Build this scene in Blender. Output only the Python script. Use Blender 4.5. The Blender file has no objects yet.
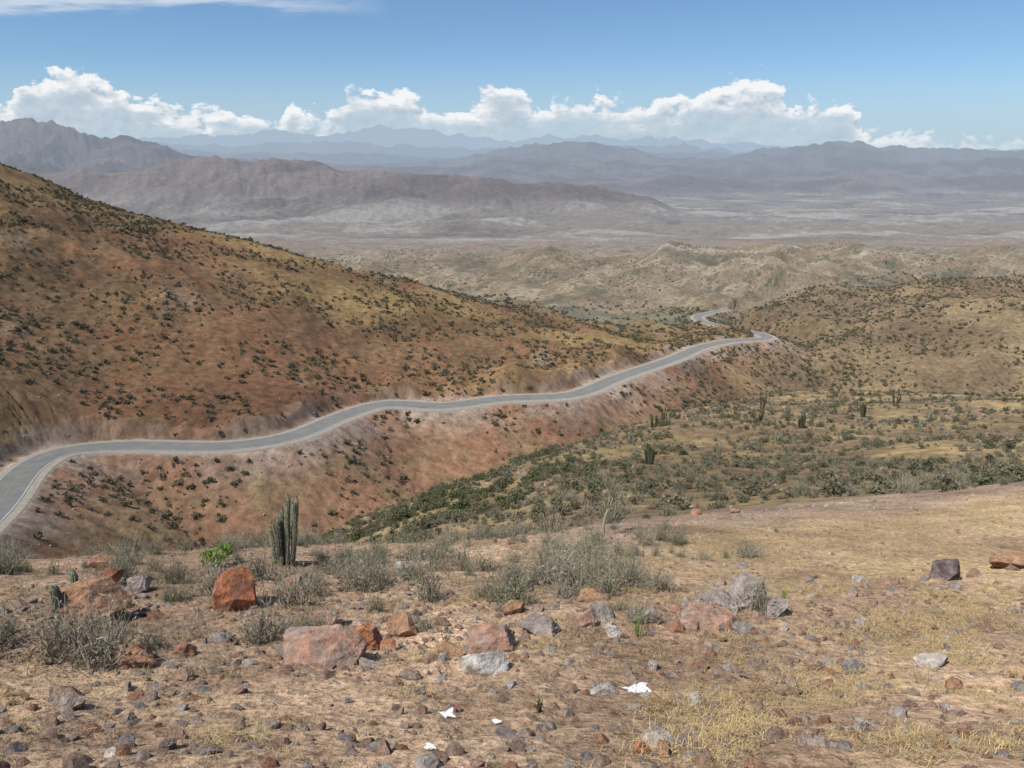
import bpy, math, random
import numpy as np
from mathutils import Vector, Matrix
R0=np.random.RandomState(7); random.seed(7)
scene=bpy.context.scene
scene.view_settings.view_transform='Standard'; scene.view_settings.look='None'
scene.view_settings.exposure=0; scene.view_settings.gamma=1

# ------------------------------------------------------------ noise
PERM=R0.permutation(256); PERM=np.concatenate([PERM,PERM])
ANG=R0.rand(256)*2*np.pi; GX=np.cos(ANG); GY=np.sin(ANG)
def perlin(x,y):
    xf=np.floor(x); yf=np.floor(y)
    xi=xf.astype(np.int64)&255; yi=yf.astype(np.int64)&255
    fx=x-xf; fy=y-yf
    u=fx*fx*fx*(fx*(fx*6-15)+10); v=fy*fy*fy*(fy*(fy*6-15)+10)
    def g(ix,iy,dx,dy):
        h=PERM[PERM[ix]+iy]; return GX[h]*dx+GY[h]*dy
    x1=(xi+1)&255; y1=(yi+1)&255
    a=g(xi,yi,fx,fy); b=g(x1,yi,fx-1,fy); c=g(xi,y1,fx,fy-1); d=g(x1,y1,fx-1,fy-1)
    return ((a+(b-a)*u)*(1-v)+(c+(d-c)*u)*v)*1.5
def fbm(x,y,wl,octs=4,ridged=False,seed=0,gain=0.5):
    s=0.;a=1.;tot=0.
    x=x/wl+seed*17.3; y=y/wl+seed*31.7
    for i in range(octs):
        n=perlin(x,y)
        if ridged: n=1-2*np.abs(n)
        s=s+a*n; tot+=a; a*=gain; x=x*2.03+5.1; y=y*2.03+9.7
    return s/tot
def sstep(a,b,x):
    u=np.clip((x-a)/(b-a),0,1); return u*u*(3-2*u)

# ------------------------------------------------------------ terrain survey: cross-valley feature lines
T=np.array([-1.2,-.7,-.5,-.35,-.2,-.05,.1,.25,.4,.55,.7,1.2])
def row(y,z):
    y=np.ones(12)*np.array(y,float); z=np.ones(12)*np.array(z,float); return y,z
edgeY=[14,15,16,17,18,18,20,23,26,29,31,33]
edgeS=[.52,.52,.51,.50,.495,.49,.474,.459,.443,.428,.411,.40]
K=[row(.5,-1.65),row(1.5,-1.85),row(3,-2.6),row(5,-3.72),row(6.8,-4.48),row(9,-5.22),row(12.2,-6.5),
 row(edgeY,[-a*b for a,b in zip(edgeY,edgeS)]),
 row([32,42,45,45,45,45,50,55,60,65,65,65],[-23,-27,-27,-26,-24.0,-22.3,-22.3,-23.4,-24.5,-25.8,-25.4,-25]),
 row([42,75,80,85,90,100,100,110,120,120,120,120],[-36,-52,-53,-52,-43.5,-42,-38,-39.6,-41.4,-40.8,-40.5,-40]),
 row([50,92,105,115,125,145,160,215,260,240,220,200],[-48,-66,-70,-65,-56.5,-57.5,-55.2,-64,-73,-67.7,-63,-58]),
 row([62,108,132,140,170,195,212,290,350,320,300,280],[-64,-80,-88,-87,-88,-90,-91,-98,-110,-106,-102,-97]),
 row([85,140,190,193,232,247,268,392,430,400,380,360],[-57,-62.3,-67,-67.9,-70.5,-72.6,-74.8,-84.8,-99,-94,-87,-80]),
 row([200,240,265,275,300,320,345,440,510,500,480,470],[-22,-38,-47,-54,-62,-69,-78,-91,-95,-86,-79,-68]),
 row([400,430,420,410,405,410,440,500,620,620,620,620],[45,16,-18.5,-34.5,-52,-66.5,-85,-100,-97,-90,-86,-76]),
 row([700,700,700,650,620,620,640,680,900,900,900,900],[0,-40,-60,-75,-88,-98,-112,-122,-146,-146,-144,-138]),
 row(1250,-174),row(1800,-206),row(2800,-252),row(5000,-325),row(8000,-385),row(13000,-450),row(30000,-560),row(90000,-800)]
NK=len(K)
def pchip_t(x,y):
    h=np.diff(x,axis=-1); d=np.diff(y,axis=-1)/h
    m=np.zeros_like(y)
    a=d[...,:-1]; b=d[...,1:]
    same=(a*b)>0
    w=np.where(same,2*a*b/np.where(same,a+b,1),0)
    m[...,1:-1]=w; m[...,0]=d[...,0]; m[...,-1]=d[...,-1]
    return m
def herm(x0,x1,y0,y1,m0,m1,x):
    h=x1-x0; u=np.clip((x-x0)/h,0,1)
    return (2*u**3-3*u**2+1)*y0+(u**3-2*u**2+u)*h*m0+(-2*u**3+3*u**2)*y1+(u**3-u**2)*h*m1
TF=np.linspace(-1.2,1.2,601)
def pch1(x,y,xq):
    m=pchip_t(x,y); i=np.clip(np.searchsorted(x,xq)-1,0,len(x)-2)
    return herm(x[i],x[i+1],y[i],y[i+1],m[i],m[i+1],xq)
KY=np.stack([pch1(T,k[0],TF) for k in K],1); KZ=np.stack([pch1(T,k[1],TF) for k in K],1)
KU=np.log(KY+3); KM=pchip_t(KU,KZ)
def base_z(t,Y):
    f=(np.clip(t,-1.2,1.2)+1.2)/2.4*600
    i=np.clip(f.astype(int),0,599); f=f-i
    def prof(j):
        U=KU[j]; u=np.log(np.maximum(Y,.5)+3)
        k=np.clip((u[:,None]>=U).sum(1)-1,0,NK-2)
        return herm(KU[j,k],KU[j,k+1],KZ[j,k],KZ[j,k+1],KM[j,k],KM[j,k+1],u)
    return prof(i)*(1-f)+prof(i+1)*f
def knotY(n,t): return np.interp(t,TF,KY[:,n])

# road centre line
RP=np.array([(-80,60,-55.5),(-86,85,-57.6),(-91,115,-59.8),(-98,140,-62.2),(-107,165,-63.9),(-108,182,-65.5),(-95,190,-67),(-73.4,191,-67.7),(-58.5,201,-68.4),
 (-50,224,-69.9),(-39.5,243,-71.5),(-22.5,242,-72.3),(-4,254,-73.2),(21,264,-74.6),(41,298,-77.3),(72,345,-80.8),(92,383,-84.2),(114,408,-86.2),(133,420,-87.8),(143,440,-90.5),(146,475,-95),(142,520,-100.5),(138,570,-106),(146,620,-111),(168,670,-117),(195,720,-123)],float)
def catmull(P,n):
    out=[]
    Q=np.vstack([2*P[0]-P[1],P,2*P[-1]-P[-2]])
    for i in range(1,len(Q)-2):
        for j in range(n):
            u=j/n
            out.append(.5*((2*Q[i])+(-Q[i-1]+Q[i+1])*u+(2*Q[i-1]-5*Q[i]+4*Q[i+1]-Q[i+2])*u*u+(-Q[i-1]+3*Q[i]-3*Q[i+1]+Q[i+2])*u**3))
    out.append(P[-1]); return np.array(out)
def resample(P,step):
    seg=np.r_[0,np.cumsum(np.linalg.norm(np.diff(P,axis=0),axis=1))]
    sq=np.arange(0,seg[-1],step)
    return np.stack([np.interp(sq,seg,P[:,i]) for i in range(P.shape[1])],1)
RC=resample(catmull(RP,14),1.5)
for _ in range(14):
    RC[1:-1]=.25*RC[:-2]+.5*RC[1:-1]+.25*RC[2:]
RT=np.gradient(RC[:,:2],axis=0); RT/=np.linalg.norm(RT,axis=1)[:,None]
RN=np.stack([-RT[:,1],RT[:,0]],1)
def road_dist(X,Y):
    d=np.full(X.shape,1e3); sg=np.zeros(X.shape); zr=np.zeros(X.shape); al=np.zeros(X.shape)
    m=np.where((Y>40)&(Y<780)&(X>-170)&(X<260))[0]
    for c in range(0,len(m),20000):
        q=m[c:c+20000]
        dx=X[q][:,None]-RC[None,::3,0]; dy=Y[q][:,None]-RC[None,::3,1]
        j=np.argmin(dx*dx+dy*dy,1)*3
        ex=X[q]-RC[j,0]; ey=Y[q]-RC[j,1]
        a=ex*RT[j,0]+ey*RT[j,1]
        j2=np.clip(j+np.round(a/1.5).astype(int),0,len(RC)-1)
        ex=X[q]-RC[j2,0]; ey=Y[q]-RC[j2,1]
        a=ex*RT[j2,0]+ey*RT[j2,1]; s=ex*RN[j2,0]+ey*RN[j2,1]
        d[q]=np.hypot(ex,ey)*(np.abs(a)>3)+np.abs(s)*(np.abs(a)<=3)
        sg[q]=np.sign(s); zr[q]=RC[j2,2]; al[q]=j2*1.5+np.clip(a,-3,3)
    return d,sg,zr,al

def S(v): return (170-v)*.00116
RIDGES=[
 (6600,1300,[(-1.2,160),(-.75,170),(-.5,175),(-.42,166),(-.33,162),(-.26,164),(-.14,175),(-.05,179),(.04,182),(.11,188),(.17,200),(.22,220),(1.2,225)],.55,1),
 (12500,2300,[(-1.2,133),(-.66,134),(-.58,127),(-.52,132),(-.44,147),(-.37,160),(-.28,170),(-.1,185),(.2,196),(1.2,196)],.5,2),
 (13500,1600,[(-1.2,200),(-.1,198),(.1,184),(.2,177),(.3,181),(.42,174),(.5,180),(.62,176),(.8,174),(1.2,180)],.6,3),
 (9000,1000,[(-1.2,215),(.1,215),(.25,201),(.33,207),(.45,200),(.55,208),(.65,196),(.8,192),(1.2,196)],.6,6),
 (17500,2200,[(-1.2,180),(-.4,158),(-.3,161),(-.2,168),(-.1,170),(.0,164),(.1,168),(.2,170),(.35,161),(.5,166),(.62,160),(.8,162),(1.2,165)],.5,8),
 (22000,3000,[(-1.2,170),(-.3,165),(-.12,165),(-.05,157),(0,149),(.06,144),(.1,144),(.15,151),(.2,160),(.25,161),(.3,150),(.36,145),(.41,143),(.47,149),(.55,152),(.62,149),(.7,151),(1.2,150)],.45,4),
 (29000,3200,[(-1.2,160),(-.45,148),(-.35,156),(-.2,154),(-.1,160),(.1,156),(.22,150),(.3,158),(1.2,160)],.4,9),
 (38000,4500,[(-1.2,150),(-.5,152),(-.4,144),(-.33,148),(-.24,141),(-.15,145),(-.05,150),(.05,147),(.2,146),(.3,154),(1.2,160)],.35,7),
 (60000,7000,[(-1.2,140),(-.5,141),(-.38,137),(-.3,132),(-.22,135),(-.16,127),(-.1,132),(-.04,140),(.03,138),(.12,136),(.2,141),(.3,145),(.45,150),(1.2,148)],.25,5)]
def midrel(x,y): return fbm(x+.3*y,y*.75,460,6,ridged=True,seed=8,gain=.47)
def hillrel(x,y): return fbm(x+.35*y,y*.5,85,5,ridged=True,seed=6)
def terrain(X,Y,full=False):
    n=len(X); Z=np.empty(n); W=np.empty(n); D=np.empty(n); SG=np.empty(n); AL=np.empty(n)
    for c in range(0,n,150000):
        sl=slice(c,c+150000); x=X[sl]; y=Y[sl]
        t=x/np.maximum(y,1.); z=base_z(t,y)
        wn=1-sstep(25,60,y)
        z+=wn*(.16*fbm(x,y,3.2,3,seed=1)*sstep(2,8,y)+.06*fbm(x,y,.8,4,seed=2)+.028*fbm(x,y,.19,2,seed=3))
        wm=sstep(20,60,y)*(1-sstep(600,1200,y))
        z+=wm*(1.7*fbm(x,y,28,4,seed=4)*sstep(20,110,y)+.35*fbm(x,y,4,3,seed=5))
        kc=knotY(14,np.clip(t,-1.2,1.2))
        wh=sstep(190,290,y)*(1-sstep(900,1500,y))*(1-.7*np.exp(-((y-kc)/60)**2))
        z+=wh*9.5*(hillrel(x,y)-.35)*(1-.6*sstep(.05,.2,t)*(y<470))
        z+=16*sstep(.26,.4,t)*sstep(280,380,y)*(1-sstep(800,1100,y))*(fbm(x*.8-.5*y,y*.5,120,4,ridged=True,seed=16)-.38)
        wf=sstep(640,950,y)*(1-sstep(4500,9000,y))
        z+=wf*(72*(midrel(x,y)-.42)*(1-.75*sstep(1600,2800,y))+8*fbm(x,y,900,3,seed=9))
        z+=sstep(2800,4200,y)*(1-sstep(7500,10500,y))*60*(fbm(x,y*.8,1000,6,ridged=True,seed=18,gain=.55)-.32)
        for (bx,by,rx,ry,h) in [(400,1400,260,120,40),(780,1750,360,170,30),(80,1200,200,110,16),(900,1350,260,130,34),(300,980,130,65,24),(560,1020,150,80,30),(-50,1500,260,120,20)]:
            z+=h*np.exp(-((x-bx)/rx)**2-((y-by)/ry)**2)
        for (yc,w,pr,na,sd) in RIDGES:
            if y.max()<yc-4*w: continue
            pa=np.array(pr,float)
            Ht=np.interp(t,pa[:,0],S(pa[:,1]))*yc
            zb=np.interp(yc,[5000,8000,13000,30000,90000],[-318,-380,-450,-560,-800])
            Ht=Ht+(Ht-zb)*.17*fbm(t*yc,t*0+sd*1000.,w*.55,5,ridged=True,seed=sd+60,gain=.57)-.07*(Ht-zb)
            wob=fbm(x,y,w*2.2,3,seed=sd+20)*w*.5
            d=np.abs(y-yc-wob)/w
            p=np.exp(-d**1.4*1.2)
            H=np.maximum(Ht-z,0)
            er=fbm(x,y,w*.6,6,ridged=True,seed=sd+40,gain=.58)
            z+=H*p*(1+na*(er-.4)*(.28+1.6*np.minimum(d,1)))
        d,sg,zr,al=road_dist(x,y)
        up=sg>0
        bump=3.4*np.clip(.2+fbm(x,y,30,3,seed=12)*2.,0,1.3)*sstep(5,11,d)*(1-sstep(14,34,d))
        z=np.where(up,z+bump*(d<40),z)
        dd=np.maximum(d-5.6,0)
        rill=fbm(al,d*.12,4.5,3,ridged=True,seed=33)-.4
        z=np.where(up&(d<40),np.minimum(z,zr-.1+dd*(.95+.25*rill)),z)
        wmin=1-sstep(18,40,d)
        zl=np.minimum(z,zr-.15-dd*.36)
        z=np.where(~up&(d<40),z+(zl-z)*wmin,z)
        big=fbm(al,d*.3,38,3,seed=13)
        fl=zr-.15-dd*(.54+.22*big)+.9*rill*sstep(1,8,dd)+.6*fbm(x,y,6,3,seed=14)*sstep(0,4,dd)
        z=np.where(~up&(d<60),np.maximum(z,fl),z)
        wb=1-sstep(5.8,9.5,d)
        z=z+(zr-.16-np.minimum(.42*dd,3)*(~up)-z)*wb
        Z[sl]=z; W[sl]=wb; D[sl]=d; SG[sl]=sg; AL[sl]=al
    if full: return Z,W,D,SG,AL
    return Z
def zat(x,y): return float(terrain(np.array([float(x)]),np.array([float(y)]))[0])

# ------------------------------------------------------------ node helpers
def newmat(name):
    m=bpy.data.materials.new(name); m.use_nodes=True; nt=m.node_tree; nt.nodes.clear(); return m,nt
def N(nt,typ,**kw):
    n=nt.nodes.new(typ)
    for k,v in kw.items(): setattr(n,k,v)
    return n
def L(nt,a,b): nt.links.new(a,b)
def val(nt,sock,v):
    if isinstance(v,bpy.types.NodeSocket): L(nt,v,sock)
    else: sock.default_value=v
def M(nt,op,a,b=0.,c=None):
    n=N(nt,'ShaderNodeMath',operation=op); val(nt,n.inputs[0],a); val(nt,n.inputs[1],b)
    if c is not None: val(nt,n.inputs[2],c)
    return n.outputs[0]
def mixc(nt,f,a,b,mode='MIX'):
    n=N(nt,'ShaderNodeMix',data_type='RGBA',blend_type=mode)
    val(nt,n.inputs[0],f); val(nt,n.inputs[6],a); val(nt,n.inputs[7],b); return n.outputs[2]
def mrange(nt,v,a,b,c=0.,d=1.,smooth=False):
    n=N(nt,'ShaderNodeMapRange')
    if smooth: n.interpolation_type='SMOOTHSTEP'
    val(nt,n.inputs[0],v)
    for i,q in enumerate((a,b,c,d)): val(nt,n.inputs[i+1],q)
    return n.outputs[0]
def noise(nt,vec,scale,detail=4,rough=.5,dist=0,dim='3D'):
    n=N(nt,'ShaderNodeTexNoise'); n.noise_dimensions=dim; L(nt,vec,n.inputs['Vector'])
    n.inputs['Scale'].default_value=scale; n.inputs['Detail'].default_value=detail
    n.inputs['Roughness'].default_value=rough; n.inputs['Distortion'].default_value=dist
    return n.outputs['Fac']
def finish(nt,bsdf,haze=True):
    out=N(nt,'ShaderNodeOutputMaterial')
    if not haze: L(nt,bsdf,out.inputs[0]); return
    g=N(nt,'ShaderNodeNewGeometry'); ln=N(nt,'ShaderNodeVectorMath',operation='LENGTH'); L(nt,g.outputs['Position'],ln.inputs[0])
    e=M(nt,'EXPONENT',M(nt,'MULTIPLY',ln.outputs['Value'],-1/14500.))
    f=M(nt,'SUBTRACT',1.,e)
    em=N(nt,'ShaderNodeEmission'); em.inputs[1].default_value=1  # aerial haze painted into the material as a glow, growing with distance from origin
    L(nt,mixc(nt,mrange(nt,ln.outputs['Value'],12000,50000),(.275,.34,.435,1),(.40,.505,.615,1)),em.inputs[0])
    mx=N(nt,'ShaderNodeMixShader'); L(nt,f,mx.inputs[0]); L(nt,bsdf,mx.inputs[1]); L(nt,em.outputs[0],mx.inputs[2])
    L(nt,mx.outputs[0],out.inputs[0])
def bsdf(nt,col,rough=.9,normal=None,spec=.15):
    b=N(nt,'ShaderNodeBsdfDiffuse'); val(nt,b.inputs['Color'],col); b.inputs['Roughness'].default_value=.6
    if normal is not None: L(nt,normal,b.inputs['Normal'])
    return b.outputs[0]
def bump(nt,h,strength=.5,dist=.05):
    b=N(nt,'ShaderNodeBump'); b.inputs['Strength'].default_value=strength; b.inputs['Distance'].default_value=dist
    L(nt,h,b.inputs['Height']); return b.outputs[0]

# ------------------------------------------------------------ terrain mesh
qd=np.arange(-.80,.8001,.00205)
qo=np.array([.83,.87,.92,.98,1.05,1.15,1.3,1.5,1.8])
q=np.r_[-qo[::-1],qd,qo]
def geo(a,b,s): return np.exp(np.arange(math.log(a),math.log(b),s))
yr=np.r_[-2500,-600,-150,-50,-20,-10,-5,-2,0,.5,np.arange(1,8,.035),geo(8,30,.009),geo(30,120,.008),geo(120,450,.0036),geo(450,4000,.0066),geo(4000,30000,.0075),geo(30000,88000,.012)]
Wd=np.where(yr>=0,yr+12,12+np.abs(yr)*.8)
XX=(q[None,:]*Wd[:,None]).ravel(); YY=np.repeat(yr,len(q))
ZZ,WB,DR,SG,AL=terrain(XX,YY,True)
nr,nc=len(yr),len(q)
def grid_mesh(name,co,nr,nc):
    me=bpy.data.meshes.new(name)
    me.vertices.add(nr*nc); me.vertices.foreach_set('co',co.astype(np.float32).ravel())
    i=np.arange(nr*nc).reshape(nr,nc)
    f=np.stack([i[:-1,:-1],i[:-1,1:],i[1:,1:],i[1:,:-1]],-1).reshape(-1)
    nf=len(f)//4
    me.loops.add(len(f)); me.loops.foreach_set('vertex_index',f.astype(np.int32))
    me.polygons.add(nf); me.polygons.foreach_set('loop_start',np.arange(0,nf*4,4,dtype=np.int32))
    me.polygons.foreach_set('use_smooth',np.ones(nf,bool))
    me.update(calc_edges=True); return me
gm=grid_mesh('terrain',np.stack([XX,YY,ZZ],1),nr,nc)
tt=XX/np.maximum(YY,1.)
def C(*c): return np.array(c)[None,:]*np.ones((len(XX),3))
def mx(a,b,w): return a+(b-a)*w[:,None]
n1=fbm(XX,YY,2.2,4,seed=50); n2=fbm(XX,YY,14,4,seed=51); n3=fbm(XX,YY,70,4,seed=52); n4=fbm(XX,YY,600,5,seed=53); n5=fbm(XX,YY,2500,5,seed=54)
def goldmask(x,y,t): return fbm(x,y,1.3,5,seed=55,gain=.6)+.28*sstep(.0,.35,t)-.17
col=C(.50,.35,.235)
col=mx(col,C(.40,.265,.175),sstep(-.1,.5,n1)*.8)
gold=sstep(0,.35,goldmask(XX,YY,tt))*.6*sstep(1.5,3,YY)
field=sstep(.02,.2,tt-.004*(YY-14))*sstep(9.5,12,YY)*(1-sstep(-6.5,-1.,YY-knotY(7,tt)+3*n1+5*n2))
gold=np.maximum(gold*.85,field*.85*(.6+.7*n1))
col=mx(col,C(.49,.365,.195),np.clip(gold,0,1))
lip=sstep(-6,-1.,YY-knotY(7,tt)+3*n1+6*n2)*sstep(0,.15,tt)
col=mx(col,C(.40,.295,.22),lip)
left=sstep(-.05,-.35,tt)*sstep(6,9,YY)
col=mx(col,C(.345,.235,.165),left*.7)
sl=sstep(0,16,YY-knotY(7,tt)+6*n2)
c2=mx(C(.24,.175,.105),C(.335,.25,.13),sstep(-.25,.4,n2+.4*n1+.3*n3))
c2=mx(c2,C(.22,.16,.105),sstep(-.1,.4,-n2+n3)*.7)
col=mx(col,c2,sl)
g10=knotY(10,tt)
em=sstep(-4,8,YY-g10)*(1-sstep(-20,40,YY-knotY(12,tt)))*(1-sstep(.25,.4,tt))
c3=mx(C(.235,.145,.09),C(.31,.175,.105),sstep(-.2,.3,n3))
c3=mx(c3,C(.255,.19,.105),sstep(-.1,.3,n2)*.7)
col=mx(col,c3,em)
hl=sstep(-10,10,YY-knotY(12,tt))
hl=np.maximum(hl,sstep(.25,.4,tt)*sstep(-10,20,YY-g10))
hr=hillrel(XX,YY)
ch=mx(C(.20,.128,.070),C(.285,.192,.088),sstep(-.15,.4,n3+.35*n2+.45*sstep(260,420,YY)-.25+.25*(hr-.35)))
ch=mx(ch,C(.15,.10,.06),sstep(.0,.4,-n3*.7+.5*n2-.8*(hr-.3))*.7)
ch=mx(ch,C(.30,.235,.17),sstep(.3,.5,fbm(XX,YY*.6,26,4,seed=97)+.2*(hr-.3))*.5)
red=np.exp(-((XX+85)/48)**2-((YY-262)/42)**2)+.8*np.exp(-((XX+30)/26)**2-((YY-268)/18)**2)+.8*np.exp(-((XX+150)/30)**2-((YY-360)/40)**2)
ch=mx(ch,C(.235,.12,.068),np.clip(red*.8+1.3*n2*red+.9*sstep(.15,.45,-n3+n2),0,1)*.7)
right=sstep(.22,.36,tt)
cr=mx(C(.195,.14,.088),C(.26,.192,.11),sstep(-.2,.4,n3+.3*n2+.3*(hr-.35)))
ch=mx(ch,cr,right)
col=mx(col,ch,hl)
mid=sstep(0,120,YY-knotY(14,tt))
rel=midrel(XX,YY)
cm=mx(C(.155,.14,.10),C(.275,.21,.14),sstep(.12,.65,rel+.4*n3))
cm=mx(cm,C(.36,.30,.225),sstep(.0,.4,n3-n4)*.6)
cm=mx(cm,C(.14,.13,.09),sstep(.0,.4,-n3+.5*n2+.3*n4)*.65)
col=mx(col,cm,mid)
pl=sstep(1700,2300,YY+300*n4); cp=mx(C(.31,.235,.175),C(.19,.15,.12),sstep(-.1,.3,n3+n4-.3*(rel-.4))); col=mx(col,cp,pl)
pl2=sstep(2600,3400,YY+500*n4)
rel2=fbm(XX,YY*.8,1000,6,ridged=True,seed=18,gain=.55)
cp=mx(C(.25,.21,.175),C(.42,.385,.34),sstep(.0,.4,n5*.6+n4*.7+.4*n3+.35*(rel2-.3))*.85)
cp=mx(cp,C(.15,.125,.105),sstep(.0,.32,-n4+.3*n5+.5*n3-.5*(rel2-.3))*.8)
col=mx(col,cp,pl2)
riv=np.exp(-((YY-(3350+.22*XX+420*fbm(XX,YY*0+3.,1400,4,seed=95)))/75)**2)*sstep(-200,400,XX)
col=mx(col,C(.42,.38,.34),riv*.75)
trk=np.exp(-((YY-(1500-.25*XX+160*fbm(XX,YY*0+7.,500,4,seed=98)))/9)**2)*sstep(100,200,XX)*(1-sstep(900,1100,XX))
col=mx(col,C(.42,.36,.29),trk*.8)
mt=sstep(60,200,ZZ-np.interp(YY,[2800,5000,8000,13000,30000,90000],[-238,-318,-380,-450,-560,-800]))*sstep(4500,5500,YY)
cmt=mx(C(.14,.098,.08),C(.25,.185,.155),sstep(-.25,.35,n5+n4*.8))
col=mx(col,cmt,mt*.92)
bank=(1-sstep(8,12+6*n2,DR))*sstep(4,5.5,DR)
up=SG>0
rl=fbm(AL,DR*.12,4.5,3,ridged=True,seed=33); rb=fbm(AL,DR*.2,30,3,seed=34)
pale=mx(C(.36,.29,.235),C(.36,.205,.13),sstep(-.2,.3,rb+.4*n2))
pale=mx(pale,C(.23,.155,.11),sstep(.45,.1,rl)*.6)
col=mx(col,pale,np.where(up,bank*.85*sstep(-.3,.3,n2+.2),(1-sstep(5,15+22*np.clip(rb+.3,0,1)+8*n2,DR))*.9)*(AL>0)*(1-.7*sstep(430,480,YY)))
col=mx(col,C(.35,.305,.26),1-sstep(5.2,6.4,DR))
col=np.clip(col,0.02,.8)
def addcol(me,name,arr):
    a=me.attributes.new(name,'FLOAT_COLOR','POINT'); a.data.foreach_set('color',np.c_[arr,np.ones(len(arr))].astype(np.float32).ravel())
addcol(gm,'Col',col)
def addf(me,name,arr):
    a=me.attributes.new(name,'FLOAT','POINT'); a.data.foreach_set('value',arr.astype(np.float32))
addf(gm,'speck',sstep(500,900,YY)*(1-sstep(5500,9000,YY))*(1-.4*pl2))
addf(gm,'near',1-sstep(30,80,YY))
m,nt=newmat('desert_soil')
at=N(nt,'ShaderNodeAttribute',attribute_name='Col'); sp=N(nt,'ShaderNodeAttribute',attribute_name='speck'); ne=N(nt,'ShaderNodeAttribute',attribute_name='near')
g=N(nt,'ShaderNodeNewGeometry'); P=g.outputs['Position']
na=noise(nt,P,.35,6,.72,0,'2D'); nb=noise(nt,P,8,5,.78,0,'2D'); ncx=noise(nt,P,.02,5,.65,0,'2D')
c=mixc(nt,1.,at.outputs['Color'],mixc(nt,mrange(nt,na,.3,.7),(.56,.54,.52,1),(1.38,1.40,1.42,1)),'MULTIPLY')
c=mixc(nt,ne.outputs['Fac'],c,mixc(nt,1.,c,mixc(nt,mrange(nt,nb,.34,.66),(.55,.53,.5,1),(1.4,1.41,1.42,1)),'MULTIPLY'))
c=mixc(nt,1.,c,mixc(nt,mrange(nt,ncx,.3,.7),(.72,.71,.72,1),(1.27,1.26,1.24,1)),'MULTIPLY')
vg=N(nt,'ShaderNodeTexVoronoi'); vg.voronoi_dimensions='2D'; L(nt,P,vg.inputs['Vector']); vg.inputs['Scale'].default_value=38
gr=M(nt,'MULTIPLY',mrange(nt,vg.outputs['Distance'],.34,.22),ne.outputs['Fac'])
gsel=N(nt,'ShaderNodeSeparateColor'); L(nt,vg.outputs['Color'],gsel.inputs[0])
gr=M(nt,'MULTIPLY',gr,mrange(nt,gsel.outputs[0],.50,.57))
gc=mixc(nt,gsel.outputs[1],(.25,.16,.12,1),(.62,.54,.46,1))
c=mixc(nt,M(nt,'MULTIPLY',gr,.75),c,gc)
for sc,th,wv in ((.11,.33,.7),(.045,.36,.6)):
    v=N(nt,'ShaderNodeTexVoronoi'); v.voronoi_dimensions='2D'; L(nt,P,v.inputs['Vector']); v.inputs['Scale'].default_value=sc
    dm=mrange(nt,v.outputs['Distance'],th,th-.12)
    dm=M(nt,'MULTIPLY',dm,mrange(nt,ncx,.40,.56))
    c=mixc(nt,M(nt,'MULTIPLY',M(nt,'MULTIPLY',dm,sp.outputs['Fac']),wv),c,(.10,.10,.07,1))
hb=M(nt,'ADD',M(nt,'MULTIPLY',nb,.08),M(nt,'MULTIPLY',na,.5))
nrm=bump(nt,hb,1.,1.)
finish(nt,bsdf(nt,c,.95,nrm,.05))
gm.materials.append(m)
terr=bpy.data.objects.new('terrain',gm); scene.collection.objects.link(terr)

# ------------------------------------------------------------ road
def ribbon(name,offs,lifts,mat,parent=None):
    C0=RC; Nn=RN; k=len(offs)
    co=np.zeros((len(C0),k,3))
    for j,(o,h) in enumerate(zip(offs,lifts)):
        co[:,j,:2]=C0[:,:2]+Nn*o; co[:,j,2]=C0[:,2]+h
    vs=co.reshape(-1,3); fs=[]
    for i in range(len(C0)-1):
        for j in range(k-1):
            a=i*k+j; fs.append((a+1,a,a+k,a+k+1))
    me=bpy.data.meshes.new(name); me.from_pydata(vs.tolist(),[],fs); me.materials.append(mat)
    o=bpy.data.objects.new(name,me); scene.collection.objects.link(o)
    if parent: o.parent=parent
    return o
def simple(name,c1,c2,scale,haze=True,bs=.3,bd=.02):
    m,nt=newmat(name); g=N(nt,'ShaderNodeNewGeometry'); n=noise(nt,g.outputs['Position'],scale,5,.65)
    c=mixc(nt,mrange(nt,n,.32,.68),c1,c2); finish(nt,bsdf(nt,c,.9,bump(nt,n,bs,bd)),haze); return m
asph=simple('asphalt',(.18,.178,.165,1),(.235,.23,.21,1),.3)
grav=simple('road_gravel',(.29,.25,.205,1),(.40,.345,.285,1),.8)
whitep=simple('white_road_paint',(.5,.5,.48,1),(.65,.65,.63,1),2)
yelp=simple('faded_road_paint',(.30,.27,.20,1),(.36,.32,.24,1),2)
road=ribbon('road',[-3.6,0,3.6],[.12,.17,.12],asph)
ribbon('gravel_shoulder',[-6.0,-5.2,-3.62],[-.5,.07,.11],grav,parent=road)
ribbon('gravel_verge',[3.62,4.7,5.7],[.11,.06,-.5],grav,parent=road)
ribbon('edge_line_1',[-3.4,-3.24],[.155,.16],whitep,parent=road)
ribbon('edge_line_2',[3.24,3.4],[.16,.155],whitep,parent=road)
ribbon('centre_line',[-.08,.08],[.20,.20],yelp,parent=road)

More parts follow.
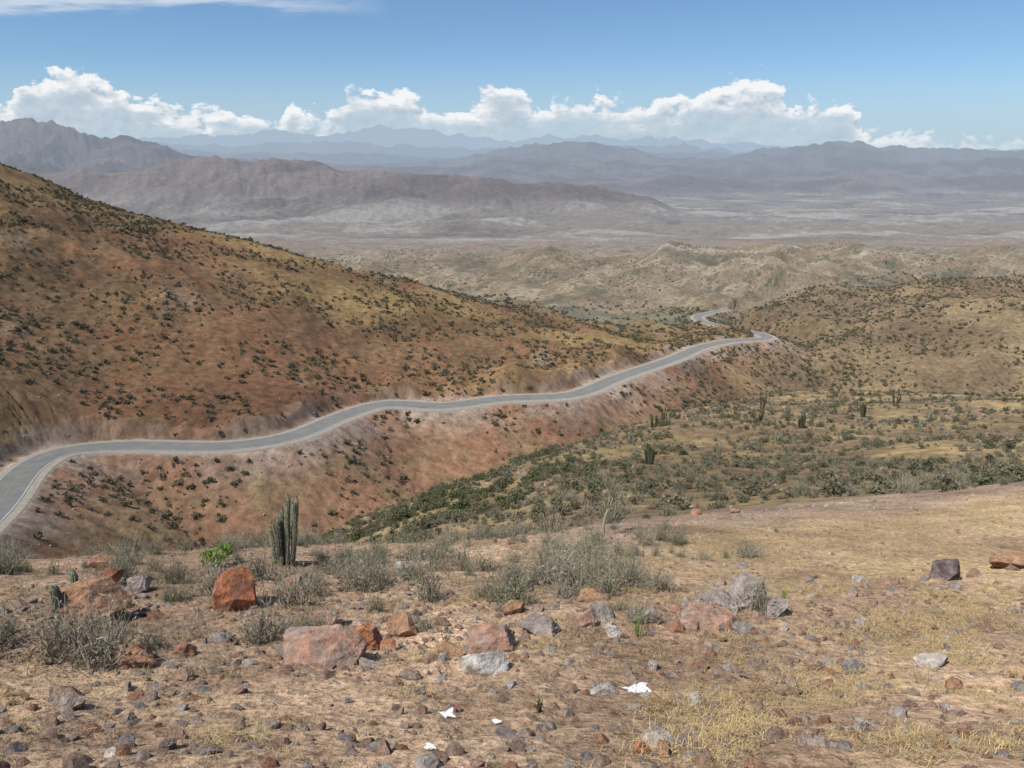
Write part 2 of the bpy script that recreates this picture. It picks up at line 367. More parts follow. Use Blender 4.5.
# ------------------------------------------------------------ plants
def objmesh(name,vs,fs,mat,smooth=False):
    me=bpy.data.meshes.new(name); me.from_pydata([tuple(map(float,v)) for v in vs],[],fs); me.materials.append(mat)
    return bpy.data.objects.new(name,me)
def plantmat(name,cols,haze=False):
    m,nt=newmat(name); oi=N(nt,'ShaderNodeObjectInfo'); g=N(nt,'ShaderNodeNewGeometry')
    r=N(nt,'ShaderNodeValToRGB'); e=r.color_ramp.elements
    while len(e)<len(cols): e.new(.5)
    for i,cc in enumerate(cols): e[i].position=i/(len(cols)-1); e[i].color=(*cc,1)
    L(nt,oi.outputs['Random'],r.inputs[0])
    c=mixc(nt,1.,r.outputs[0],mixc(nt,g.outputs['Random Per Island'],(.6,.6,.6,1),(1.4,1.4,1.35,1)),'MULTIPLY')
    finish(nt,bsdf(nt,c),haze); return m
M_shrub=plantmat('shrub_foliage',[(.165,.155,.105),(.21,.185,.13),(.135,.14,.085),(.24,.20,.14),(.175,.17,.115),(.12,.12,.075)])
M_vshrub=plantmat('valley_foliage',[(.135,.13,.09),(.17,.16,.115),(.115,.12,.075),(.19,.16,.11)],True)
M_green=plantmat('green_foliage',[(.115,.13,.065),(.165,.165,.10),(.14,.14,.085),(.18,.17,.105),(.10,.125,.05)])
M_bright=plantmat('bright_foliage',[(.16,.27,.035),(.19,.30,.05)])
M_twig=plantmat('dry_twigs',[(.30,.265,.20),(.35,.31,.24),(.23,.22,.15),(.30,.28,.195),(.38,.325,.25)])
M_stub=plantmat('dry_stalks',[(.40,.33,.22),(.33,.28,.19),(.46,.37,.24),(.28,.25,.17)])
M_straw=plantmat('dry_grass',[(.51,.38,.19),(.45,.325,.165),(.56,.44,.25),(.41,.30,.155)])
M_cact=plantmat('cactus_skin',[(.25,.255,.185),(.29,.29,.215)])
M_dark=plantmat('dark_cactus_skin',[(.09,.09,.065),(.12,.12,.08)])
def leafball(name,n,r,h,ls,mat,rs):
    vs=[];fs=[]
    lumps=[(rs.uniform(-.55,.55)*r,rs.uniform(-.55,.55)*r,rs.uniform(.25,.75)*h,rs.uniform(.35,.6)) for _ in range(7)]
    for i in range(n):
        lx,ly,lz,lr=lumps[rs.randint(7)]
        d=rs.randn(3); d/=np.linalg.norm(d); rr=lr*rs.uniform(.55,1.05)
        p=np.array([lx+d[0]*rr*r,ly+d[1]*rr*r,lz+d[2]*rr*h*.75])
        p[2]=max(p[2],.0)
        a=rs.randn(3); a/=np.linalg.norm(a); b=np.cross(a,rs.randn(3)); b/=np.linalg.norm(b)
        s=ls*rs.uniform(.5,1.4); k=len(vs)
        vs+= [p-a*s,p+b*s*.55,p+a*s,p-b*s*.55]; fs.append((k,k+1,k+2,k+3))
    for i in range(8):
        k=len(vs); e=np.array([rs.uniform(-.6,.6)*r,rs.uniform(-.6,.6)*r,h*.8]); w=.02*r+.01
        vs+=[(-w,0,-.1),(w,0,-.1),e]; fs.append((k,k+1,k+2))
    return objmesh(name,vs,fs,mat)
def twigbush(name,n,r,h,mat,rs,w=.004,leafy=.0,sp=.5):
    vs=[];fs=[]
    for i in range(n):
        az=rs.uniform(0,2*np.pi); lean=abs(rs.randn())*sp+.08; hh=h*rs.uniform(.55,1.1)*(1-.25*min(lean,1.3))
        base=np.array([rs.randn()*.15*r,rs.randn()*.15*r,-.03]); d=np.array([np.cos(az)*np.sin(lean),np.sin(az)*np.sin(lean),np.cos(lean)])
        side=np.cross(d,rs.randn(3)); side/=np.linalg.norm(side)
        p=base.copy(); ns=4; pts=[p.copy()]
        for j in range(ns):
            d=d+rs.randn(3)*.16; d/=np.linalg.norm(d); p=p+d*hh/ns; pts.append(p.copy())
        k=len(vs)
        for j,pt in enumerate(pts):
            ww=w*(1.5-j/ns*1.1); vs.append(pt-side*ww); vs.append(pt+side*ww)
            if j: fs.append((k+2*j-2,k+2*j-1,k+2*j+1,k+2*j))
        for q_ in range(5):
            j=rs.randint(1,ns+1); pt=pts[j]; dd=d+rs.randn(3)*.7; dd/=np.linalg.norm(dd); ln=hh*rs.uniform(.12,.3); k=len(vs)
            vs+=[pt-side*w*.7,pt+side*w*.7,pt+dd*ln]; fs.append((k,k+1,k+2))
            if rs.rand()<leafy:
                for z_ in range(3):
                    lp=pt+dd*ln*rs.uniform(.3,1); a=rs.randn(3)*.012; b=rs.randn(3)*.009; k=len(vs)
                    vs+=[lp-a,lp+b,lp+a]; fs.append((k,k+1,k+2))
    return objmesh(name,vs,fs,mat)
def tuft(name,n,r,h,mat,rs,w=.003):
    vs=[];fs=[]
    for i in range(n):
        b=np.array([rs.randn()*.45*r,rs.randn()*.45*r,-.01]); az=rs.uniform(0,6.28); ln=rs.uniform(.3,1.35)
        d=np.array([np.cos(az)*np.sin(ln),np.sin(az)*np.sin(ln),np.cos(ln)]); hh=h*rs.uniform(.4,1.2)
        s=np.array([-np.sin(az),np.cos(az),0])*w
        m1=b+d*hh*.55; d2=d+np.array([0,0,-.45]); e=m1+d2*hh*.45; k=len(vs)
        vs+=[b-s,b+s,m1+s*.8,m1-s*.8,e]; fs+=[(k,k+1,k+2,k+3),(k+3,k+2,k+4)]
    return objmesh(name,vs,fs,mat)

def scatter(name,protos,pts,rot,scl):
    coll=bpy.data.collections.new(name+'_kinds'); scene.collection.children.link(coll)
    for o in protos: coll.objects.link(o)
    me=bpy.data.meshes.new(name); me.vertices.add(len(pts)); me.vertices.foreach_set('co',np.array(pts,np.float32).ravel())
    a=me.attributes.new('rot','FLOAT_VECTOR','POINT'); a.data.foreach_set('vector',np.array(rot,np.float32).ravel())
    a=me.attributes.new('scl','FLOAT_VECTOR','POINT'); a.data.foreach_set('vector',np.array(scl,np.float32).ravel())
    o=bpy.data.objects.new(name,me); scene.collection.objects.link(o)
    ng=bpy.data.node_groups.new(name+'_gn','GeometryNodeTree')
    ng.interface.new_socket('Geometry',in_out='INPUT',socket_type='NodeSocketGeometry')
    ng.interface.new_socket('Geometry',in_out='OUTPUT',socket_type='NodeSocketGeometry')
    gi=ng.nodes.new('NodeGroupInput'); go=ng.nodes.new('NodeGroupOutput')
    ip=ng.nodes.new('GeometryNodeInstanceOnPoints'); ci=ng.nodes.new('GeometryNodeCollectionInfo')
    ci.inputs['Collection'].default_value=coll; ci.inputs['Separate Children'].default_value=True; ci.inputs['Reset Children'].default_value=True
    ip.inputs['Pick Instance'].default_value=True
    r=ng.nodes.new('GeometryNodeInputNamedAttribute'); r.data_type='FLOAT_VECTOR'; r.inputs['Name'].default_value='rot'
    s=ng.nodes.new('GeometryNodeInputNamedAttribute'); s.data_type='FLOAT_VECTOR'; s.inputs['Name'].default_value='scl'
    ng.links.new(gi.outputs[0],ip.inputs['Points']); ng.links.new(ci.outputs[0],ip.inputs['Instance'])
    ng.links.new(r.outputs[0],ip.inputs['Rotation']); ng.links.new(s.outputs[0],ip.inputs['Scale'])
    ng.links.new(ip.outputs[0],go.inputs[0])
    md=o.modifiers.new('scatter','NODES'); md.node_group=ng
    return o
def spread(n,t0,t1,y0,y1,rs,apex=0.):
    y=np.sqrt(rs.uniform((y0+apex)**2,(y1+apex)**2,n))-apex
    t=rs.uniform(t0,t1,n); return t*(y+apex),y
def do_scatter(name,protos,X,Y,s0,s1,rs,tilt=.1,sink=.03,flat=1.,power=1.,keep=None):
    if keep is not None: X=X[keep]; Y=Y[keep]
    d,sg,zr,al=road_dist(X,Y); k=d>6.8; X=X[k]; Y=Y[k]
    n=len(X); Z=terrain(X,Y); s=s0+(s1-s0)*rs.rand(n)**power
    rot=np.c_[rs.randn(n)*tilt,rs.randn(n)*tilt,rs.uniform(0,6.28,n)]
    sc=np.c_[s*rs.uniform(.8,1.2,n),s*rs.uniform(.8,1.2,n),s*flat*rs.uniform(.75,1.2,n)]
    for i,o in enumerate(protos):
        x,y=X[i],Y[i]; o.location=(x,y,Z[i]-sink*s[i]); o.scale=sc[i]; o.rotation_euler=rot[i]
    q_=len(protos)
    return scatter(name,protos,np.c_[X,Y,Z-sink*s][q_:],rot[q_:],sc[q_:])
rs=np.random.RandomState(11)
pr=[leafball('hillside_shrub',110,.75,.9,.17,M_shrub,rs) for _ in range(5)]
Xs=[];Ys=[]
x,y=spread(38000,-.95,.45,130,460,rs); k=(y>knotY(11,x/y)+3)&(fbm(x,y,34,4,seed=70)*2.0-.7*(hillrel(x,y)-.35)+rs.rand(len(x))*1.0>.48); Xs.append(x[k]);Ys.append(y[k])
x,y=spread(34000,.2,.95,250,720,rs); k=(fbm(x,y,50,4,seed=71)*1.6-.8*(hillrel(x,y)-.35)+rs.rand(len(x))>.22)&(y>knotY(11,x/y)-20); Xs.append(x[k]);Ys.append(y[k])
X_=np.concatenate(Xs);Y_=np.concatenate(Ys); p_=rs.permutation(len(X_))
do_scatter('hillside_shrubs',pr,X_[p_],Y_[p_],.3,1.6,rs,power=2.8)
pr=[leafball('valley_shrub',60,.9,.7,.28,M_vshrub,rs) for _ in range(3)]
x,y=spread(60000,-.45,.95,430,2000,rs); k=fbm(x,y,160,4,seed=72)*1.4-1.6*(midrel(x,y)-.4)*(y>700)+rs.rand(len(x))*.9>.40
do_scatter('valley_shrubs',pr,x,y,.6,2.4,rs,power=1.8,keep=k)
pr=[leafball('slope_shrub',340,.7,.75,.08,M_shrub,rs) for _ in range(4)]+[twigbush('dry_slope_bush',100,.6,.8,M_twig,rs,w=.012) for _ in range(4)]
x,y=spread(32000,-.55,1.0,24,300,rs); x2,y2=spread(1800,-.35,1.,24,95,rs); x=np.r_[x,x2]; y=np.r_[y,y2]; p_=rs.permutation(len(x)); x=x[p_];y=y[p_]; t=x/y
k=(y>knotY(7,t)+1.5)&(y<knotY(11,t)+5)&(fbm(x,y,20,4,seed=73)*1.7+rs.rand(len(x))*1.0>.40)
do_scatter('slope_shrubs',pr,x,y,.3,1.35,rs,power=2.2,keep=k)
pr=[leafball('green_gully_shrub',480,.9,1.0,.09,M_green,rs) for _ in range(5)]
t=np.r_[rs.uniform(-.30,.06,1300),rs.uniform(.0,.6,500)]; y=knotY(10,t)*(1.0-.55*rs.rand(len(t)))
k=(fbm(t*y,y,14,4,seed=77)*2.2+rs.rand(len(t))*.5-.35*sstep(.05,.35,t)>.45); t=t[k];y=y[k]
p_=rs.permutation(len(t)); t=t[p_];y=y[p_]
do_scatter('green_gully_shrubs',pr,t*y,y,.35,1.4,rs,power=1.8)
# foreground bushes
pr=[twigbush('grey_thorn_bush',110,.5,.52,M_twig,rs,w=.004,leafy=.4,sp=.6) for _ in range(6)]
x,y=spread(1150,-.95,.35,6,20,rs,2); t=x/y
dens=fbm(x,y,2.2,3,seed=80)*1.5+rs.rand(len(x))*.7
k=(y<knotY(7,t)+2)&(dens>.44+.05*sstep(-.1,-.45,-t)+.5*sstep(.1,.28,t))&~((y<7.6)&(t>-.25))&(np.hypot(x+3.34,y-8.1)>.8)&(np.hypot(x+1.7,y-5.9)>1.)&(np.hypot(x+4.67,y-7.5)>1.)&(np.hypot(x+4.05,y-12.3)>1.)
X1,Y1=x[k],y[k]
cl=[(.3,11,1.1,10),(1.2,10.6,.9,9),(-3.6,6.6,.35,4),(-4.8,5.9,.5,5),(-.6,12,1.,5),(-3,12,1.2,4),(-2.2,10.5,.9,4),(-7,12,1.4,5),(1.8,9.2,.4,2),(-.9,7.6,.2,2),(-5.6,7.0,.5,5),(-1.9,8.9,.6,2)]
for cx,cy,r,n in cl:
    X1=np.r_[X1,cx+rs.randn(n)*r*.6]; Y1=np.r_[Y1,cy+rs.randn(n)*r*.5]
p_=rs.permutation(len(X1))
do_scatter('grey_thorn_bushes',pr,X1[p_],Y1[p_],.3,1.1,rs,tilt=.12,power=1.2)
pr=[twigbush('dry_stubble',26,.25,.13,M_stub,rs,w=.002,sp=.9) for _ in range(4)]
x,y=spread(2600,-.95,.45,5.5,20,rs,2); t=x/y
k=(y<knotY(7,t)+1)&(fbm(x,y,1.6,3,seed=83)+rs.rand(len(x))*.8-.5*sstep(.0,.3,t)>.25)
do_scatter('dry_stubble_patch',pr,x,y,.5,1.5,rs,keep=k,sink=0)
pr=[tuft('dry_grass_tuft',120,.20,.055,M_straw,rs,w=.0016) for _ in range(5)]
x,y=spread(14000,-1.0,1.0,2.2,32,rs,4); x2,y2=spread(9000,-1.,1.,1.8,10,rs,3); x=np.r_[x,x2]; y=np.r_[y,y2]; p_=rs.permutation(len(x)); x=x[p_];y=y[p_]; t=x/y
fm=sstep(.02,.2,t-.004*(y-14))*sstep(9.5,12,y)
k=(y<knotY(7,t)-1.5)&((goldmask(x,y,t)>.12)|(rs.rand(len(x))<fm*.5)|(rs.rand(len(x))<.05))
do_scatter('dry_grass',pr,x,y,.5,1.25,rs,keep=k,sink=0,power=1.5)

# ------------------------------------------------------------ rocks
def rockmat(name,cols,rnd=True,sc=6):
    m,nt=newmat(name); tc=N(nt,'ShaderNodeTexCoord')
    P=tc.outputs['Object']; n=noise(nt,P,sc,5,.76); n2_=noise(nt,P,sc*.35,3,.5,1.)
    if rnd:
        oi=N(nt,'ShaderNodeObjectInfo'); r=N(nt,'ShaderNodeValToRGB'); e=r.color_ramp.elements; r.color_ramp.interpolation='CONSTANT'
        while len(e)<len(cols): e.new(.5)
        for i,cc in enumerate(cols): e[i].position=i/len(cols); e[i].color=(*cc,1)
        L(nt,oi.outputs['Random'],r.inputs[0]); c=r.outputs[0]
    else: c=mixc(nt,mrange(nt,n2_,.42,.58),(*cols[0],1),(*cols[1],1))
    c=mixc(nt,1.,c,mixc(nt,mrange(nt,n,.32,.68),(.5,.48,.46,1),(1.38,1.38,1.38,1)),'MULTIPLY')
    finish(nt,bsdf(nt,c,.9,bump(nt,n,1.,.07)),False); return m
import bmesh
def rock(name,mat,rs,sub=4,w=1.,d=1.,h=.7,planes=13,rough=.06):
    bm=bmesh.new(); bmesh.ops.create_icosphere(bm,subdivisions=sub,radius=1.)
    co=np.array([v.co[:] for v in bm.verts])
    for i in range(planes):
        n=rs.randn(3); n/=np.linalg.norm(n); off=rs.uniform(.42,.85)
        e=np.maximum(co@n-off,0); co-=e[:,None]*n[None,:]
    o=rs.rand()*50
    nn=fbm(co[:,0]*1.+co[:,2]*.7+o,co[:,1]+co[:,2]*.5+o,.6,5,seed=3,gain=.62)+.6*fbm(co[:,0]-co[:,2]*.9+o,co[:,1]+co[:,2]*.8+o,.5,5,ridged=True,seed=4)
    co*=(1+rough*nn*2)[:,None]
    mn,mxx=co.min(0),co.max(0); co=(co-(mn+mxx)/2)/(mxx-mn)
    co*=np.array([w,d,h])
    for v,c in zip(bm.verts,co): v.co=c
    me=bpy.data.meshes.new(name); bm.to_mesh(me); bm.free(); me.materials.append(mat)
    return bpy.data.objects.new(name,me)
M_peb=rockmat('pebble_stone',[(.40,.27,.20),(.35,.25,.195),(.46,.37,.31),(.42,.235,.155),(.54,.48,.43),(.43,.29,.215),(.35,.31,.29),(.42,.33,.27)],True,4)
pr=[rock('loose_stone',M_peb,rs,3,1,.85,.6,12,.07) for _ in range(7)]
x,y=spread(15000,-1.,1.,2.0,32,rs,5); x2,y2=spread(13000,-1.,1.,1.9,10,rs,3.); x=np.r_[x,x2]; y=np.r_[y,y2]; p_=rs.permutation(len(x)); x=x[p_];y=y[p_]; t=x/y
k=(y<knotY(7,t)+1)&(fbm(x,y,1.1,3,seed=90)*1.2+rs.rand(len(x))*.9>.26-.5*np.exp(-((y-knotY(7,t)+1)/1.6)**2)*(t>.05)-.15*((y>7)&(y<10)))
do_scatter('loose_stones',pr,x,y,.012,.13,rs,power=4.5,tilt=.4,keep=k,sink=-.05)
pr=[rock('rubble_stone',M_peb,rs,4,1,.9,.65,14,.09) for _ in range(7)]
x=np.r_[rs.randn(70)*.7+2.4,rs.uniform(-6,3,130),rs.uniform(3,11,80),rs.uniform(-4,4,60),rs.uniform(-1,14,130)]; y=np.r_[rs.randn(70)*.35+8.1,rs.uniform(6,9,130),rs.uniform(7,13,80),rs.uniform(3.2,6.5,60),np.zeros(130)]
y[-130:]=knotY(7,np.clip(x[-130:]/22,-1,1))-rs.rand(130)*3
p_=rs.permutation(len(x)); do_scatter('rubble_stones',pr,x[p_],y[p_],.05,.28,rs,power=2.6,tilt=.4,sink=-.02)
pr=[rock('slope_rock',M_peb,rs,2,1,.9,.6,10,.06) for _ in range(3)]
x,y=spread(4500,-.9,.9,24,300,rs); d_,s_g,_,_=road_dist(x,y); k=(rs.rand(len(x))+fbm(x,y,18,3,seed=91)>.55)|((d_<25)&(d_>7))
do_scatter('slope_rocks',pr,x,y,.12,.7,rs,power=3,tilt=.4,keep=k,sink=-.1)
orange=rockmat('orange_rock',[(.52,.24,.125),(.35,.205,.145)],False,8)
redr=rockmat('red_rock',[(.43,.18,.095),(.27,.145,.105)],False,8)
brown=rockmat('brown_rock',[(.46,.275,.165),(.34,.215,.155)],False,8)
pink=rockmat('pink_rock',[(.47,.28,.20),(.38,.29,.245)],False,8)
grey=rockmat('grey_rock',[(.42,.355,.315),(.32,.275,.26)],False,8)
white=rockmat('white_rock',[(.68,.65,.61),(.48,.42,.36)],False,8)
darkr=rockmat('dark_rock',[(.15,.115,.11),(.27,.22,.21)],False,8)
for (nm,mt_,x,y,w,h) in [('brown_boulder',brown,-4.75,8.1,.78,.46),('red_boulder',redr,-3.36,8.75,.58,.46),('pink_boulder',pink,-1.75,6.35,.9,.34),('orange_boulder',orange,-1.42,7.0,.32,.30),
  ('pink_boulder',pink,-2.05,7.8,.42,.2),('pink_boulder',pink,-.18,6.75,.6,.28),('grey_boulder',grey,.28,7.25,.38,.24),('white_boulder',white,-.24,5.95,.42,.22),
  ('grey_boulder',grey,2.75,8.5,.6,.28),('pink_boulder',pink,2.15,7.75,.66,.2),('grey_boulder',grey,2.35,8.3,.5,.24),('white_boulder',white,1.05,7.2,.17,.16),('orange_boulder',brown,.98,9,.45,.16),
  ('pink_boulder',pink,.8,7.6,.3,.18),('dark_boulder',darkr,6.5,10.9,.45,.3),('brown_boulder',brown,8.15,11.9,.7,.3),('pink_boulder',pink,-4.2,6.4,.28,.18),('pink_boulder',brown,-3.25,6.1,.36,.2),
  ('brown_boulder',brown,-7.0,12.4,.45,.3),('orange_stone',orange,.63,3.35,.10,.08),('tan_stone',brown,.73,3.25,.09,.07),('grey_stone',darkr,-1.77,3.5,.10,.06),('white_stone',white,-1.98,3.35,.08,.05),
  ('grey_stone',grey,2.54,4.5,.11,.07),('white_boulder',white,-1.86,12.3,.26,.14),('orange_boulder',orange,-1.2,6.8,.2,.12),('brown_boulder',brown,-1.15,7.5,.38,.2),('grey_boulder',grey,3.0,8.1,.3,.2),
  ('grey_boulder',grey,1.5,7.9,.35,.18),('brown_boulder',brown,-.6,6.5,.3,.14),('grey_boulder',grey,-5.0,9.6,.35,.2),('red_boulder',redr,-5.8,10.4,.4,.24),('pink_boulder',pink,-2.9,9.6,.4,.2),('brown_boulder',brown,.0,8.4,.35,.18)]:
    o=rock(nm,mt_,rs,5,w,w*rs.uniform(.75,.95),h*1.35,15,.07); o.location=(x,y,zat(x,y)+h*.33); o.rotation_euler=(rs.randn()*.12,rs.randn()*.12,rs.uniform(-.5,.5)); scene.collection.objects.link(o)
mpap,nt=newmat('white_paper'); finish(nt,bsdf(nt,(.78,.78,.78,1),.6),False)
def paper(x,y,w,l):
    n=9; vs=[];fs=[]; ph=rs.rand(4)*6
    for i in range(n):
        for j in range(n):
            u=i/(n-1)-.5; v_=j/(n-1)-.5
            vs.append((u*w*(1+.25*math.sin(5*v_+ph[0])),v_*l*(1+.3*math.sin(6*u+ph[1])),.015+w*(.10*abs(math.sin(9*u+4*v_+ph[2]))+.05*rs.rand())))
    for i in range(n-1):
        for j in range(n-1): a=i*n+j; fs.append((a,a+n,a+n+1,a+1))
    o=objmesh('paper_litter',vs,fs,mpap); o.location=(x,y,zat(x,y)+.01); o.rotation_euler=(.15,.1,rs.uniform(-.6,.6)); scene.collection.objects.link(o)
paper(-.425,4.5,.085,.065); paper(.97,5.4,.21,.09); paper(-.405,3.35,.05,.03); paper(-.1,4.35,.05,.03)

# ------------------------------------------------------------ cacti
def column(vs,fs,base,dirv,ln,r,ribs,rs):
    d=Vector(dirv).normalized(); nS=12; nT=ribs*2; p=Vector(base); k=len(vs)
    for i in range(nS+1):
        u=i/nS; rr=r*(.8+.25*math.sin(u*2.6))*(1 if u<.85 else math.sqrt(max(0,1-((u-.85)/.155)**2)))*(1+.05*rs.randn())
        q_=d.to_track_quat('Z','Y').to_matrix()
        for j in range(nT):
            a=2*math.pi*j/nT; rj=rr*(1.0 if j%2==0 else .74)
            vs.append(p+q_@Vector((math.cos(a)*rj,math.sin(a)*rj,0)))
        if i<nS:
            for j in range(nT): 
                a=k+i*nT+j; b=k+i*nT+(j+1)%nT; fs.append((a,b,b+nT,a+nT))
        d=(d*.93+Vector((rs.randn()*.03,rs.randn()*.03,.1))).normalized(); p=p+d*ln/nS
def cactus(name,x,y,h,n,r,mat,spread_=.35,sp=1400,lean=1.1):
    vs=[];fs=[]
    for i in range(n):
        a=rs.uniform(0,6.28); rr=spread_*rs.rand()**.5*h*.35
        column(vs,fs,(math.cos(a)*rr*.6,math.sin(a)*rr*.6,-.1),(math.cos(a)*rr*lean,math.sin(a)*rr*lean,h*.8),h*rs.uniform(.5,1.) if i else h,r*rs.uniform(.8,1.1),9,rs)
    nv=len(vs)
    for c_ in range(sp):
        v=vs[rs.randint(nv)]; k=len(vs)
        e=Vector(rs.randn(3)).normalized()*r*.6; w_=Vector(rs.randn(3))*.0022*max(1,h*.5)
        vs+= [v-w_,v+w_,v+e]; fs.append((k,k+1,k+2))
    o=objmesh(name,vs,fs,mat); o.location=(x,y,zat(x,y)); scene.collection.objects.link(o); return o
cactus('columnar_cactus',-4.1,12.9,1.4,12,.048,M_cact,.75,12000,.4)
cactus('columnar_cactus',-5.0,7.9,.55,4,.04,M_cact,.3)
cactus('columnar_cactus',-5.2,8.6,.6,3,.04,M_cact,.3)
for (x,y,h,n) in [(18.3,100,3.2,18),(28,150,3.,7),(49,150,3.,8),(54,142,3.2,9),(76,165,3.5,10),(62,190,3.8,6),(35,175,3.2,6),(90,180,4,6),(42,120,2.2,4),(70,130,2.2,4),(20,128,2.6,5),(95,140,2.4,4),(58,170,3,5),(82,150,2.8,5),(30,110,2,4),(66,115,2.1,4)]:
    cactus('columnar_cactus',x,y,h,n,.13,M_dark if n>=6 else M_cact,.7,1400,.8)
for (x,y,h) in [(3.15,8.3,.38),(1.3,7.3,.36),(-.62,6.6,.34),(.18,4.6,.15)]:
    o=twigbush('green_desert_sprout',26,.06,h,M_green if h<.35 else M_bright,rs,w=.004,leafy=1.)
    o.scale=(.3,.3,1); o.location=(x,y,zat(x,y)); scene.collection.objects.link(o)
o=leafball('bright_green_bush',1100,.34,.34,.024,M_bright,rs); o.location=(-5.1,12.6,zat(-5.1,12.6)); scene.collection.objects.link(o)
def tree(name,x,y,h,mat):
    vs=[];fs=[]
    def br(p,d,ln,r,lv):
        pts=[p]
        for j in range(4):
            d=(d+Vector(rs.randn(3)*.14)+Vector((0,0,.04))).normalized(); p=p+d*ln/4; pts.append(p)
            if lv>0 and j>0:
                for _ in range(2):
                    br(p,(d+Vector(rs.randn(3)*.5)).normalized(),ln*rs.uniform(.45,.7),r*.55,lv-1)
        k=len(vs)
        for j,pt in enumerate(pts):
            rr=r*(1-.14*j)
            for a in range(4): vs.append(pt+Vector((math.cos(a*1.57)*rr,math.sin(a*1.57)*rr,0)))
            if j:
                for a in range(4): fs.append((k+4*j-4+a,k+4*j-4+(a+1)%4,k+4*j+(a+1)%4,k+4*j+a))
    br(Vector((0,0,-.1)),Vector((.05,0,1)),h*.6,.022*h,3)
    o=objmesh(name,vs,fs,mat); o.location=(x,y,zat(x,y)); scene.collection.objects.link(o)
tree('bare_small_tree',2.3,18.3,1.7,M_twig)

# ------------------------------------------------------------ world, sun, camera
el=math.radians(56); azd=(-.66,-.58)
rotz=math.atan2(azd[0],azd[1])
w=bpy.data.worlds.new('World'); scene.world=w; w.use_nodes=True; nt=w.node_tree; nt.nodes.clear()
try: w.cycles.sampling_method='NONE'
except Exception: pass
sky=N(nt,'ShaderNodeTexSky'); sky.sky_type='NISHITA'; sky.sun_disc=False; sky.sun_elevation=el; sky.sun_rotation=rotz%(2*math.pi)
sky.altitude=1200; sky.air_density=1.0; sky.dust_density=.3; sky.ozone_density=2.0
tc=N(nt,'ShaderNodeTexCoord'); sx=N(nt,'ShaderNodeSeparateXYZ'); L(nt,tc.outputs['Generated'],sx.inputs[0])
yy=M(nt,'MAXIMUM',sx.outputs[1],.05); t_=M(nt,'DIVIDE',sx.outputs[0],yy); s_=M(nt,'DIVIDE',sx.outputs[2],yy)
def vec(a,b,c=0.):
    n=N(nt,'ShaderNodeCombineXYZ'); val(nt,n.inputs[0],a); val(nt,n.inputs[1],b); val(nt,n.inputs[2],c); return n.outputs[0]
env=[(-.8,.10),(-.65,.082),(-.605,.084),(-.575,.105),(-.534,.114),(-.475,.104),(-.44,.083),(-.369,.074),(-.31,.067),(-.275,.064),(-.262,.082),(-.245,.064),(-.205,.072),(-.175,.097),(-.13,.093),(-.085,.070),(-.05,.078),(.005,.099),(.033,.081),(.08,.083),(.151,.080),(.1986,.084),(.24,.099),(.275,.109),(.317,.094),(.34,.078),(.395,.078),(.42,.055),(.47,.045),(.6,.035),(.8,.04)]
fc=N(nt,'ShaderNodeFloatCurve'); cv=fc.mapping.curves[0]
pts=[((a+.8)/1.6,b/.15) for a,b in env]
cv.points[0].location=pts[0]; cv.points[1].location=pts[-1]
for p in pts[1:-1]: cv.points.new(*p)
fc.mapping.update()
def cloud_field(a,b):
    V=vec(a,M(nt,'MULTIPLY',b,1.6))
    n=noise(nt,V,22,5,.6,.0,'2D')
    v=N(nt,'ShaderNodeTexVoronoi',feature='F1'); v.voronoi_dimensions='2D'; v.inputs['Scale'].default_value=62
    wv=N(nt,'ShaderNodeVectorMath',operation='ADD'); L(nt,V,wv.inputs[0]); L(nt,vec(M(nt,'MULTIPLY',n,.03),M(nt,'MULTIPLY',n,-.02)),wv.inputs[1])
    L(nt,wv.outputs[0],v.inputs['Vector'])
    v2=N(nt,'ShaderNodeTexVoronoi',feature='F1'); v2.voronoi_dimensions='2D'; v2.inputs['Scale'].default_value=150; L(nt,wv.outputs[0],v2.inputs['Vector'])
    vv=M(nt,'ADD',M(nt,'MULTIPLY',M(nt,'POWER',v.outputs['Distance'],2.),.26),M(nt,'MULTIPLY',M(nt,'POWER',v2.outputs['Distance'],2.),.09))
    return M(nt,'ADD',n,M(nt,'SUBTRACT',.06,vv))
f1=cloud_field(t_,s_); f2=cloud_field(M(nt,'SUBTRACT',t_,.006),M(nt,'ADD',s_,.008))
L(nt,M(nt,'DIVIDE',M(nt,'ADD',t_,.8),1.6),fc.inputs['Value'])
envs=M(nt,'MULTIPLY',fc.outputs[0],.15)
d=M(nt,'ADD',M(nt,'SUBTRACT',envs,s_),M(nt,'MULTIPLY',M(nt,'SUBTRACT',f1,.50),.062))
a_top=mrange(nt,d,-.001,.007,0,1,True)
body=noise(nt,vec(M(nt,'MULTIPLY',t_,6.),M(nt,'MULTIPLY',s_,30.)),1.5,5,.6,0,'2D')
a_bot=mrange(nt,M(nt,'ADD',s_,M(nt,'MULTIPLY',M(nt,'SUBTRACT',body,.5),.10)),.005,.075,.15,1,True)
alpha=M(nt,'MULTIPLY',a_top,a_bot)
lit=M(nt,'ADD',.66,M(nt,'MULTIPLY',M(nt,'SUBTRACT',f1,f2),2.6))
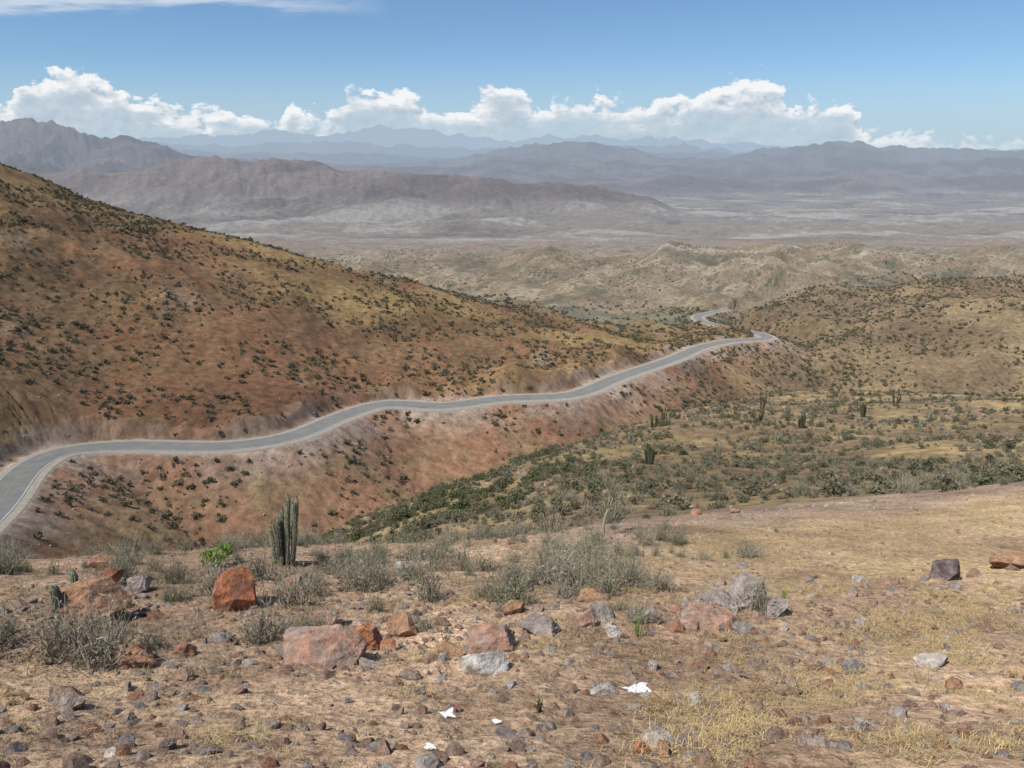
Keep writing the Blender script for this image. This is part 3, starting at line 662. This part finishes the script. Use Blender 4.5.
lit=M(nt,'MULTIPLY',lit,mrange(nt,M(nt,'ADD',d,M(nt,'MULTIPLY',M(nt,'SUBTRACT',.5,body),.05)),.008,.036,1.25,.22,True))
lit=M(nt,'MINIMUM',M(nt,'MAXIMUM',lit,0.),1.)
ccol=mixc(nt,lit,(4.5,5.5,6.5,1),(9.2,9.3,9.45,1))
vn=noise(nt,vec(M(nt,'MULTIPLY',t_,2.2),M(nt,'MULTIPLY',s_,16.)),1.6,5,.6,0,'2D')
veil=M(nt,'MULTIPLY',mrange(nt,vn,.38,.6,0,1,True),M(nt,'MULTIPLY',mrange(nt,M(nt,'ADD',s_,M(nt,'MULTIPLY',vn,.01)),.172,.184,0,1,True),mrange(nt,t_,-.14,-.3,0,1)))
base=mixc(nt,1.,sky.outputs[0],(.84,1.01,1.14,1),'MULTIPLY')
hz=mrange(nt,s_,.14,.02,0,.85,True)
base=mixc(nt,hz,base,(4.5,5.7,6.8,1))
c1=mixc(nt,M(nt,'MULTIPLY',veil,.75),base,(7.2,7.8,8.4,1))
front=mrange(nt,sx.outputs[1],.1,.3)
c2_=mixc(nt,M(nt,'MULTIPLY',alpha,M(nt,'MULTIPLY',front,.97)),c1,ccol)
bg=N(nt,'ShaderNodeBackground'); L(nt,c2_,bg.inputs[0]); bg.inputs[1].default_value=.1
wo=N(nt,'ShaderNodeOutputWorld'); L(nt,bg.outputs[0],wo.inputs[0])
sd=bpy.data.lights.new('sun','SUN'); sd.energy=4.2; sd.angle=math.radians(.5); sd.color=(1,.96,.89)
so=bpy.data.objects.new('sun',sd); scene.collection.objects.link(so)
v=Vector((azd[0],azd[1],0)).normalized()*math.cos(el)+Vector((0,0,math.sin(el)))
so.rotation_euler=v.to_track_quat('Z','Y').to_euler(); so.location=(0,0,50)
cd=bpy.data.cameras.new('camera'); cam=bpy.data.objects.new('camera',cd); scene.collection.objects.link(cam)
cd.sensor_width=36; cd.lens=28.1; cd.clip_start=.05; cd.clip_end=200000
cam.location=(0,0,0); cam.rotation_euler=(math.radians(75),0,0); scene.camera=cam
